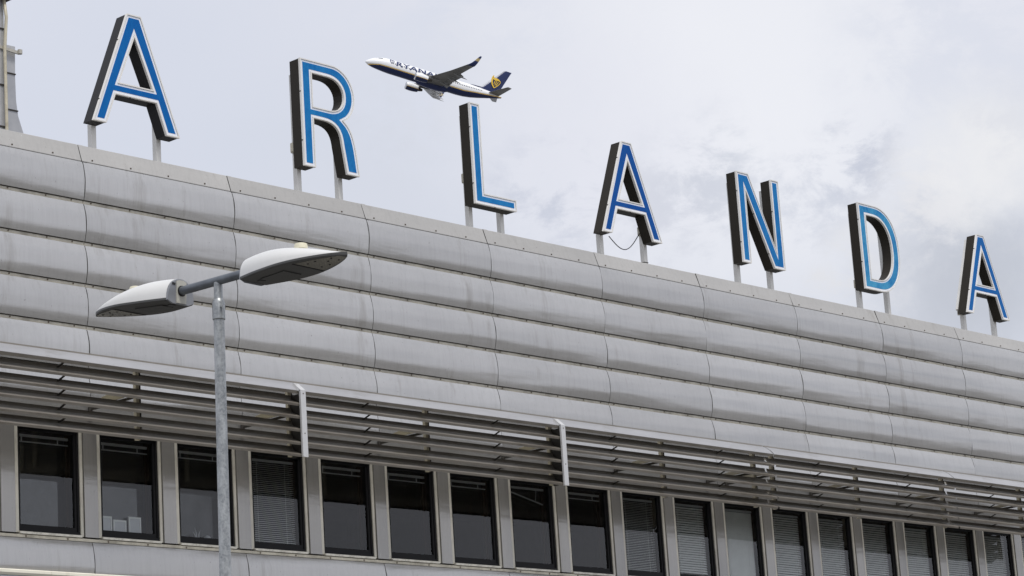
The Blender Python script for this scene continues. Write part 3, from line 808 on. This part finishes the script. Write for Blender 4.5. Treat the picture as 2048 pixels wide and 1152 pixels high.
def luminaire(base, d, droop, roll, L=0.88):
    """leaf shaped head: base = where the arm enters, d = horizontal pointing direction"""
    up = Vector((0, 0, 1)); side = d.cross(up).normalized()
    fw = (d * math.cos(droop) - up * math.sin(droop)).normalized(); u2 = side.cross(fw).normalized()
    if u2.z < 0: u2 = -u2
    side = (side * math.cos(roll) + u2 * math.sin(roll)).normalized(); u2 = (u2 - side * u2.dot(side)).normalized()
    def P(s, t, h): return base + fw * s + side * t + u2 * h
    ns = 26
    def half(s):
        q = s / L
        if q < 0.45: return 0.128 + 0.067 * math.sin(math.pi / 2 * q / 0.45)
        r = (q - 0.45) / 0.55
        return 0.195 * max(0.0, 1 - r ** 1.75) ** 0.80
    def top(s):
        q = s / L
        return (0.084 + 0.030 * math.sin(math.pi * min(1, q * 1.15))) * (1 - q ** 2.0) ** 0.75 * (1 - 0.25 * q) + 0.004 - 0.055 * q ** 2
    BOT = -0.075
    def bot(s):
        q = s / L; return BOT + 0.022 * max(0, (q - 0.30) / 0.70) ** 1.2
    S = [L * (1 - math.cos(math.pi * i / (ns) * 0.5 + 0.0)) if False else L * (i / ns) ** 0.92 for i in range(ns + 1)]
    S[-1] = L * 0.9995
    # housing: dome
    m_ = MB(); nt = 16; vs = []
    for s in S:
        w = half(s); zt = top(s); zb = bot(s)
        for k in range(nt + 1):
            a = math.pi * k / nt; c, sn = math.cos(a), math.sin(a)
            vs.append(P(s, w * math.copysign(abs(c) ** 0.95, c), zb + 0.012 + (zt - zb - 0.012) * abs(sn) ** 0.88))
    fs = []
    for i in range(ns):
        for k in range(nt): fs.append((i*(nt+1)+k, i*(nt+1)+k+1, (i+1)*(nt+1)+k+1, (i+1)*(nt+1)+k))
    m_.add(vs, fs)
    head = m_.build('luminaire', M_LAMPWHITE, lamp, base, smooth=70)
    # underside tray
    m_ = MB(); vs = []
    for s in S:
        w = half(s); zb = bot(s)
        for t, dz in ((-1.0, 0.014), (-1.0, 0.0), (-0.93, -0.008), (0.93, -0.008), (1.0, 0.0), (1.0, 0.014)):
            vs.append(P(s, w * t * 1.004, zb + dz))
    fs = []
    for i in range(ns):
        for k in range(5): fs.append((i*6+k, i*6+k+1, (i+1)*6+k+1, (i+1)*6+k))
    m_.add(vs, fs); m_.build('underside_tray', M_LAMPDARK, head, base, smooth=30)
    # lens plate near the nose, with dark fixing screws
    m_ = MB(); vs = []; k0, k1 = 0.60, 0.955
    nn = 12
    for i in range(nn + 1):
        s = L * (k0 + (k1 - k0) * i / nn); w = half(s) * 0.80
        vs += [P(s, -w, bot(s) - 0.0095), P(s, w, bot(s) - 0.0095)]
    m_.add(vs, [(2*i, 2*i+1, 2*i+3, 2*i+2) for i in range(nn)])
    m_.build('lens', M_LENS, head, base, recalc=False)
    m_ = MB()
    for q, t in ((0.66, -0.4), (0.66, 0.4), (0.74, -0.5), (0.74, 0.5), (0.80, 0.0), (0.87, -0.4), (0.87, 0.4)):
        s = L * q; m_.tube([P(s, half(s)*t, bot(s)-0.009), P(s, half(s)*t, bot(s)-0.013)], 0.007, 8)
    for q in (0.587,):
        s = L*q; m_.bar(P(s, -half(s)*0.82, bot(s)-0.010), P(s, half(s)*0.82, bot(s)-0.010), 0.010, 0.004)
    m_.build('screw', M_BLACK, head, base)
    # access cover and latch under the driver compartment
    m_ = MB(); 
    vs = [P(L*0.14, -0.055, bot(0)-0.0095), P(L*0.14, 0.055, bot(0)-0.0095), P(L*0.42, 0.085, bot(L*.42)-0.0095), P(L*0.42, -0.085, bot(L*.42)-0.0095)]
    m_.add(vs + [v - u2 * 0.006 for v in vs], [(0,1,2,3),(4,7,6,5),(0,4,5,1),(1,5,6,2),(2,6,7,3),(3,7,4,0)])
    m_.tube([P(L*0.09, 0, bot(0)-0.008), P(L*0.09, 0, bot(0)-0.016)], 0.030, 14)
    m_.build('access_cover', M_LAMPDARK, head, base)
    # end cap: grey cheeks with a beige centre plate
    m_ = MB(); w = half(0); n = 20; zb = BOT; zt = top(0)
    def rim(sc=1.0):
        pts = []
        for k in range(n + 1):
            a = math.pi * k / n; c, sn = math.cos(a), math.sin(a)
            pts.append((w * sc * math.copysign(abs(c) ** 0.95, c), zb + (zt - zb) * abs(sn) ** 0.88 * sc))
        return pts
    pts = rim(); pts += [(-w * 0.6, zb - 0.020), (w * 0.6, zb - 0.020)]
    vs = [P(0.0, t, h) for t, h in pts] + [P(-0.012, t * 0.97, h * 0.97) for t, h in pts]; k = len(pts)
    fs = [(i, (i+1) % k, k + (i+1) % k, k + i) for i in range(k)] + [tuple(range(k)), tuple(range(k, 2*k))]
    m_.add(vs, fs); m_.build('end_cap', M_LAMPGREY, head, base)
    m_ = MB(); vs = [P(s, t, h) for s in (-0.011, -0.020) for t, h in ((-.045, zb - .012), (.045, zb - .012), (.046, zt*.74), (.02, zt * 0.86), (-.02, zt * 0.86), (-.046, zt*.74))]
    m_.add(vs, [(0,1,2,3,4,5), (6,7,8,9,10,11)] + [(i, (i+1) % 6, 6 + (i+1) % 6, 6 + i) for i in range(6)])
    m_.build('end_plate', M_LAMPBEIGE, head, base)
    m_ = MB(); m_.tube([P(-0.026, 0, 0.0), P(-0.018, 0, 0)], 0.038, 20)
    for t in (-0.070, 0.058): m_.bar(P(-0.014, t - 0.014, zt * 0.55), P(-0.014, t + 0.014, zt * 0.50), 0.005, 0.015)
    m_.build('gasket', M_BLACK, head, base)
    m_ = MB(); c0 = P(L * 0.52, 0, top(L * .52) - 0.006)
    m_.tube([c0, c0 + u2 * 0.022, c0 + u2 * 0.036, c0 + u2 * 0.040], [0.048, 0.046, 0.042, 0.030], 20); m_.build('photocell', M_PHOTO, head, base, smooth=40)
    return head
luminaire(ARM_A, AD, R(-3.2), 0.0, 0.86)
luminaire(ARM_B, -AD, R(0.6), 0.0, 0.87)

# ------------------------------------------------------------------ airliner
PM = Matrix(((0.8469, 0.4893, 0.2080), (-0.4595, 0.8704, -0.1767), (-0.2675, 0.0540, 0.9620)))
PB = Vector((442.730, 445.043, 223.576))
PM = PM.to_quaternion().to_matrix()
plane = empty('airliner', PB, 'white and navy twin engine passenger jet climbing in the sky above the roof sign', 'aircraft')
plane.rotation_euler = PM.to_euler()
ORIG[plane.name] = Vector((0, 0, 0))
ST = [(0.0, 0.02, -0.62), (0.25, 0.30, -0.60), (0.7, 0.62, -0.53), (1.3, 0.95, -0.42), (2.0, 1.22, -0.30), (2.8, 1.45, -0.17), (3.8, 1.66, -0.06), (5.0, 1.82, 0.0), (6.5, 1.90, 0.0),
      (12, 1.90, 0), (20, 1.90, 0), (25.5, 1.90, 0.0), (27.5, 1.84, 0.07), (29.5, 1.68, 0.22), (31.5, 1.42, 0.43), (33.5, 1.10, 0.66), (35.5, 0.76, 0.86), (37.0, 0.48, 0.98), (38.0, 0.22, 1.05)]
ST = [(x - 0.9 * max(0, 1 - x / 12), r, z) for x, r, z in ST]
def body_r(x):
    for (x0, r0, z0), (x1, r1, z1) in zip(ST, ST[1:]):
        if x0 <= x <= x1:
            t = (x - x0) / (x1 - x0); return r0 + (r1 - r0) * t, z0 + (z1 - z0) * t
    return ST[-1][1:]
b = MB(); n = 40; vs = []; XS = []
for (x0, r0, z0), (x1, r1, z1) in zip(ST, ST[1:]):
    k = max(1, int((x1 - x0) / 0.6)); XS += [x0 + (x1 - x0) * i / k for i in range(k)]
XS.append(38.0)
for x in XS:
    r_, z_ = body_r(x)
    for k in range(n):
        a = 2 * math.pi * k / n; vs.append((x, r_ * math.cos(a), z_ + r_ * 1.04 * math.sin(a)))
fs = [tuple(range(n)), tuple((len(XS)-1)*n + k for k in range(n))]
for i in range(len(XS) - 1):
    for k in range(n): fs.append((i*n+k, i*n+(k+1) % n, (i+1)*n+(k+1) % n, (i+1)*n+k))
b.add(vs, fs); fus = b.build('fuselage', M_BODY, plane, smooth=True)
def foil(b, secs):
    """secs: (leading-edge point, chord, thickness, up vector)"""
    prof = [(0, 0), (0.04, 0.42), (0.15, 0.85), (0.35, 1.0), (0.65, 0.65), (1.0, 0.03), (1.0, -0.03), (0.65, -0.28), (0.35, -0.5), (0.12, -0.5), (0.03, -0.3)]
    k = len(prof); vs = []
    for le, ch, th, u in secs:
        le, u = Vector(le), Vector(u).normalized()
        for s, t in prof: vs.append(le + Vector((1, 0, 0)) * ch * s + u * th * t)
    fs = [tuple(range(k)), tuple((len(secs)-1)*k + i for i in range(k))]
    for i in range(len(secs) - 1):
        for j in range(k): fs.append((i*k+j, i*k+(j+1) % k, (i+1)*k+(j+1) % k, (i+1)*k+j))
    b.add(vs, fs)
for sy in (-1, 1):
    b = MB(); foil(b, [((13.8, sy*1.2, -1.35), 7.4, 0.50, (0,0,1)), ((15.2, sy*3.0, -1.15), 6.0, 0.45, (0,0,1)), ((17.1, sy*6.0, -0.75), 4.4, 0.36, (0,0,1)),
                       ((20.1, sy*11.5, 0.05), 3.0, 0.24, (0,0,1)), ((22.9, sy*16.9, 1.05), 1.9, 0.16, (0,0,1))])
    wg = b.build('wing', M_WINGGREY, plane, smooth=35)
    b = MB(); foil(b, [((22.9, sy*16.9, 1.05), 2.0, 0.18, (0,0,1)), ((23.35, sy*17.35, 1.28), 1.75, 0.15, (0,-sy*0.7,0.7)), ((23.9, sy*17.6, 1.75), 1.45, 0.12, (0,-sy,0.1)), ((24.5, sy*17.72, 2.5), 1.15, 0.1, (0,-sy,0))])
    b.build('winglet', M_NAVY, wg, smooth=35)
    b = MB(); foil(b, [((24.5, sy*17.72, 2.5), 1.15, 0.1, (0,-sy,0)), ((25.1, sy*17.85, 3.35), 0.85, 0.08, (0,-sy,0))]); b.build('winglet_band', M_GOLDDULL, wg)
    b = MB(); foil(b, [((25.1, sy*17.85, 3.35), 0.85, 0.08, (0,-sy,0)), ((25.65, sy*17.95, 4.05), 0.50, 0.06, (0,-sy,0))]); b.build('winglet_tip', M_NAVY, wg)
    # trailing edge flaps, drooped for the climb
    for y0, y1, x0, x1, zz0, zz1, c in ((2.1, 4.4, 21.1, 21.2, -1.32, -1.16, 1.3), (4.5, 6.3, 21.2, 21.5, -1.15, -0.85, 1.2), (6.4, 11.5, 21.5, 23.1, -0.84, -0.10, 1.0)):
        b = MB(); vs = [(x0-.3, sy*y0, zz0+.10), (x0-.3+c*1.1, sy*y0, zz0-.50), (x1-.3+c*1.1, sy*y1, zz1-.45), (x1-.3, sy*y1, zz1+.10)]
        b.add(vs + [(x, y, z + 0.09) for x, y, z in vs], [(0,1,2,3),(4,7,6,5),(0,4,5,1),(1,5,6,2),(2,6,7,3),(3,7,4,0)])
        b.build('flap', M_WINGWHITE if sy > 0 else M_WINGGREY, wg)
    for y, x0, zz in ((4.4, 19.4, -1.35), (8.3, 20.3, -0.95), (11.3, 21.2, -0.45)):
        b = MB(); b.tube([(x0, sy*y, zz), (x0+0.8, sy*y, zz-0.20), (x0+2.4, sy*y, zz-0.32), (x0+3.9, sy*y, zz-0.55)], [0.05, 0.22, 0.22, 0.03], 10)
        b.build('flap_fairing', M_WINGWHITE if sy > 0 else M_WINGGREY, wg, smooth=True)
    # engine
    b = MB(); yc, zc = sy*4.83, -2.0
    pf = [(12.55, 0.80), (12.35, 0.93), (12.45, 1.03), (12.9, 1.12), (13.8, 1.16), (14.8, 1.10), (15.9, 0.92), (15.95, 0.80)]
    k = 28; vs = [(x, yc + r_*math.cos(2*math.pi*j/k), zc + r_*math.sin(2*math.pi*j/k)*0.97) for x, r_ in pf for j in range(k)]
    b.add(vs, [(i*k+j, i*k+(j+1) % k, (i+1)*k+(j+1) % k, (i+1)*k+j) for i in range(len(pf)-1) for j in range(k)])
    en = b.build('engine', M_NAC, plane, smooth=50)
    b = MB(); b.tube([(12.53, yc, zc), (12.36, yc, zc), (12.33, yc, zc), (12.42, yc, zc), (12.56, yc, zc)], [0.80, 0.85, 0.93, 1.02, 1.06], k, cap=False); b.build('inlet_lip', M_CHROME, en, smooth=True)
    b = MB(); b.tube([(13.0, yc, zc), (13.05, yc, zc)], 0.86, k); b.tube([(12.6, yc, zc), (13.0, yc, zc)], [0.05, 0.25], 12); b.tube([(12.5, yc, zc), (13.0, yc, zc)], [0.79, 0.84], k, cap=False); b.build('fan', M_DARKSTEEL, en)
    b = MB(); b.tube([(15.5, yc, zc), (16.4, yc, zc), (17.2, yc, zc)], [0.66, 0.52, 0.30], 20); b.build('exhaust', M_DARKSTEEL, en, smooth=True)
    b = MB(); foil(b, [((14.0, yc - 0.18, -1.2), 5.2, 0.55, (0,0,1)), ((14.0, yc + 0.18, -1.2), 5.2, 0.55, (0,0,1))]); b.build('pylon', M_WINGGREY, en)
    # tailplane
    b = MB(); foil(b, [((33.8, sy*0.5, 1.05), 3.3, 0.26, (0,0,1)), ((37.3, sy*7.18, 1.85), 1.3, 0.14, (0,0,1))]); b.build('tailplane', M_WINGGREY, plane, smooth=35)
b = MB(); foil(b, [((29.2, 0, 1.5), 7.4, 0.20, (0,1,0)), ((32.1, 0, 2.35), 4.95, 0.34, (0,1,0)), ((37.2, 0, 8.55), 2.0, 0.18, (0,1,0)), ((37.55, 0, 8.75), 1.8, 0.12, (0,1,0))]); fin = b.build('tail_fin', M_NAVY, plane, smooth=35)
b = MB(); foil(b, [((26.6, 0, 1.78), 3.5, 0.10, (0,1,0)), ((29.4, 0, 2.25), 3.2, 0.16, (0,1,0)), ((32.1, 0, 2.36), 1.2, 0.20, (0,1,0))]); b.build('dorsal_fin', M_NAVY, plane)
b = MB(); b.bar((31.7, -0.02, 2.35), (37.15, -0.02, 8.6), 0.10, 0.20, (0, 1, 0)); b.build('fin_leading_edge', M_WINGWHITE, fin)
# belly fairing
b = MB(); b.tube([(13.2, 0, -1.5), (14.5, 0, -1.45), (17, 0, -1.35), (20, 0, -1.35), (22.3, 0, -1.42), (23.8, 0, -1.5)], [0.2, 0.95, 1.25, 1.25, 0.9, 0.2], 24); b.build('belly_fairing', M_NAVY, plane, smooth=True)
# cockpit windows and cabin windows on the port side and starboard side
b = MB()
def skin(x, a, lift=0.02):
    r_, z_ = body_r(x); r_ += lift
    return (x, -r_ * math.cos(a), z_ + r_ * 1.04 * math.sin(a))
for sgn in (1, -1):
    for (xa, xb, a0, a1) in ((1.75, 2.35, 0.72, 1.12), (2.40, 2.95, 0.62, 0.98), (3.0, 3.45, 0.60, 0.86)):
        q = [skin(xa, a0), skin(xb, a0 - .02), skin(xb, a1), skin(xa, a1 + .05)]
        b.add([(x, y * sgn, z) for x, y, z in q], [(0,1,2,3)])
b.build('cockpit_window', M_WIN, fus, recalc=False)
b = MB()
for sgn in (1, -1):
    for i in range(52):
        x = 5.9 + i * 0.508
        if 12.0 < x < 12.4: continue
        q = [skin(x, 0.20), skin(x + 0.24, 0.20), skin(x + 0.24, 0.375), skin(x, 0.375)]
        b.add([(p[0], p[1] * sgn, p[2]) for p in q], [(0,1,2,3)])
b.build('cabin_windows', M_WIN, fus, recalc=False)
# lettering on the fuselage
def text_polys(txt, size, bold):
    cu = bpy.data.curves.new('lettering', 'FONT'); cu.body = txt; cu.size = size; cu.offset = bold; cu.space_character = 1.05; cu.resolution_u = 4
    o = bpy.data.objects.new('lettering', cu); col.objects.link(o)
    dg = bpy.context.evaluated_depsgraph_get(); dg.update()
    me = bpy.data.meshes.new_from_object(o.evaluated_get(dg))
    vs = [tuple(v.co) for v in me.vertices]; fs = [tuple(p.vertices) for p in me.polygons]
    bpy.data.objects.remove(o); bpy.data.curves.remove(cu); bpy.data.meshes.remove(me)
    return vs, fs
vs, fs = text_polys('RYANAIR', 2.15, 0.05)
mx = max(v[0] for v in vs)
import bmesh
bm = bmesh.new(); bv = [bm.verts.new(v) for v in vs]
for f in fs:
    try: bm.faces.new([bv[i] for i in f])
    except ValueError: pass
for i in range(1, 12):     # slice the glyphs so that they hug the curved skin
    bmesh.ops.bisect_plane(bm, geom=bm.verts[:] + bm.edges[:] + bm.faces[:], plane_co=(0, i * 0.15, 0), plane_no=(0, 1, 0))
bm.verts.index_update()
vs = [tuple(v.co) for v in bm.verts]; fs = [tuple(v.index for v in f.verts) for f in bm.faces]; bm.free()
b = MB(); SX = 14.0 / mx
b.add([skin(7.15 + x * SX, 0.10 + y / 1.86, 0.035) for x, y, z in vs], fs); b.build('airline_name', M_INK, fus, recalc=False)
def harp(scale, ox, oz, flat=True):
    """winged harp emblem as strips in (x,z)"""
    polys = []
    def strip(pts, ws):
        for i in range(len(pts) - 1):
            a, c = Vector(pts[i]), Vector(pts[i+1]); d = (c - a).normalized(); nn = Vector((-d.y, d.x))
            polys.append([a + nn*ws[i], a - nn*ws[i], c - nn*ws[i+1], c + nn*ws[i+1]])
    strip(bez((0.08, 1.0), (-0.05, 0.75), (-0.05, 0.35), (0.42, 0.0), 8), [.10,.11,.11,.10,.09,.08,.07,.06,.05])      # curved body (figure)
    strip(bez((0.08, 0.98), (0.35, 0.66), (0.62, 1.0), (1.02, 0.66), 10), [.05,.08,.10,.10,.11,.11,.10,.09,.07,.05,.02])   # swept neck / wing
    strip(bez((1.00, 0.64), (0.92, 0.40), (0.70, 0.20), (0.42, 0.0), 6), [.03,.035,.035,.035,.035,.035,.035])
    for x0_, z0_, x1_, z1_ in ((.38, .72, .30, .34), (.58, .70, .44, .24), (.77, .62, .58, .26)): strip([(x0_, z0_), (x1_, z1_)], [.036, .036])
    polys.append([Vector((0.02, 1.0)), Vector((0.02, 1.12)), Vector((0.14, 1.14)), Vector((0.16, 1.0))])
    return [[(ox + p.x*scale, oz + p.y*scale*1.25) for p in q] for q in polys]
b = MB()
for q in harp(2.45, 34.3, 3.0):
    ys = -0.36
    b.add([(x, -0.40 + 0.02 * (z - 3), z) for x, z in q], [(0,1,2,3)])
b.build('harp_emblem', M_GOLD, fin, recalc=False)
b = MB()
for q in harp(1.25, 5.5, 0.0):
    b.add([skin(x, 0.18 + z / 1.95, 0.03) for x, z in q], [(0,1,2,3)])
b.build('harp_emblem', M_INK, fus, recalc=False)
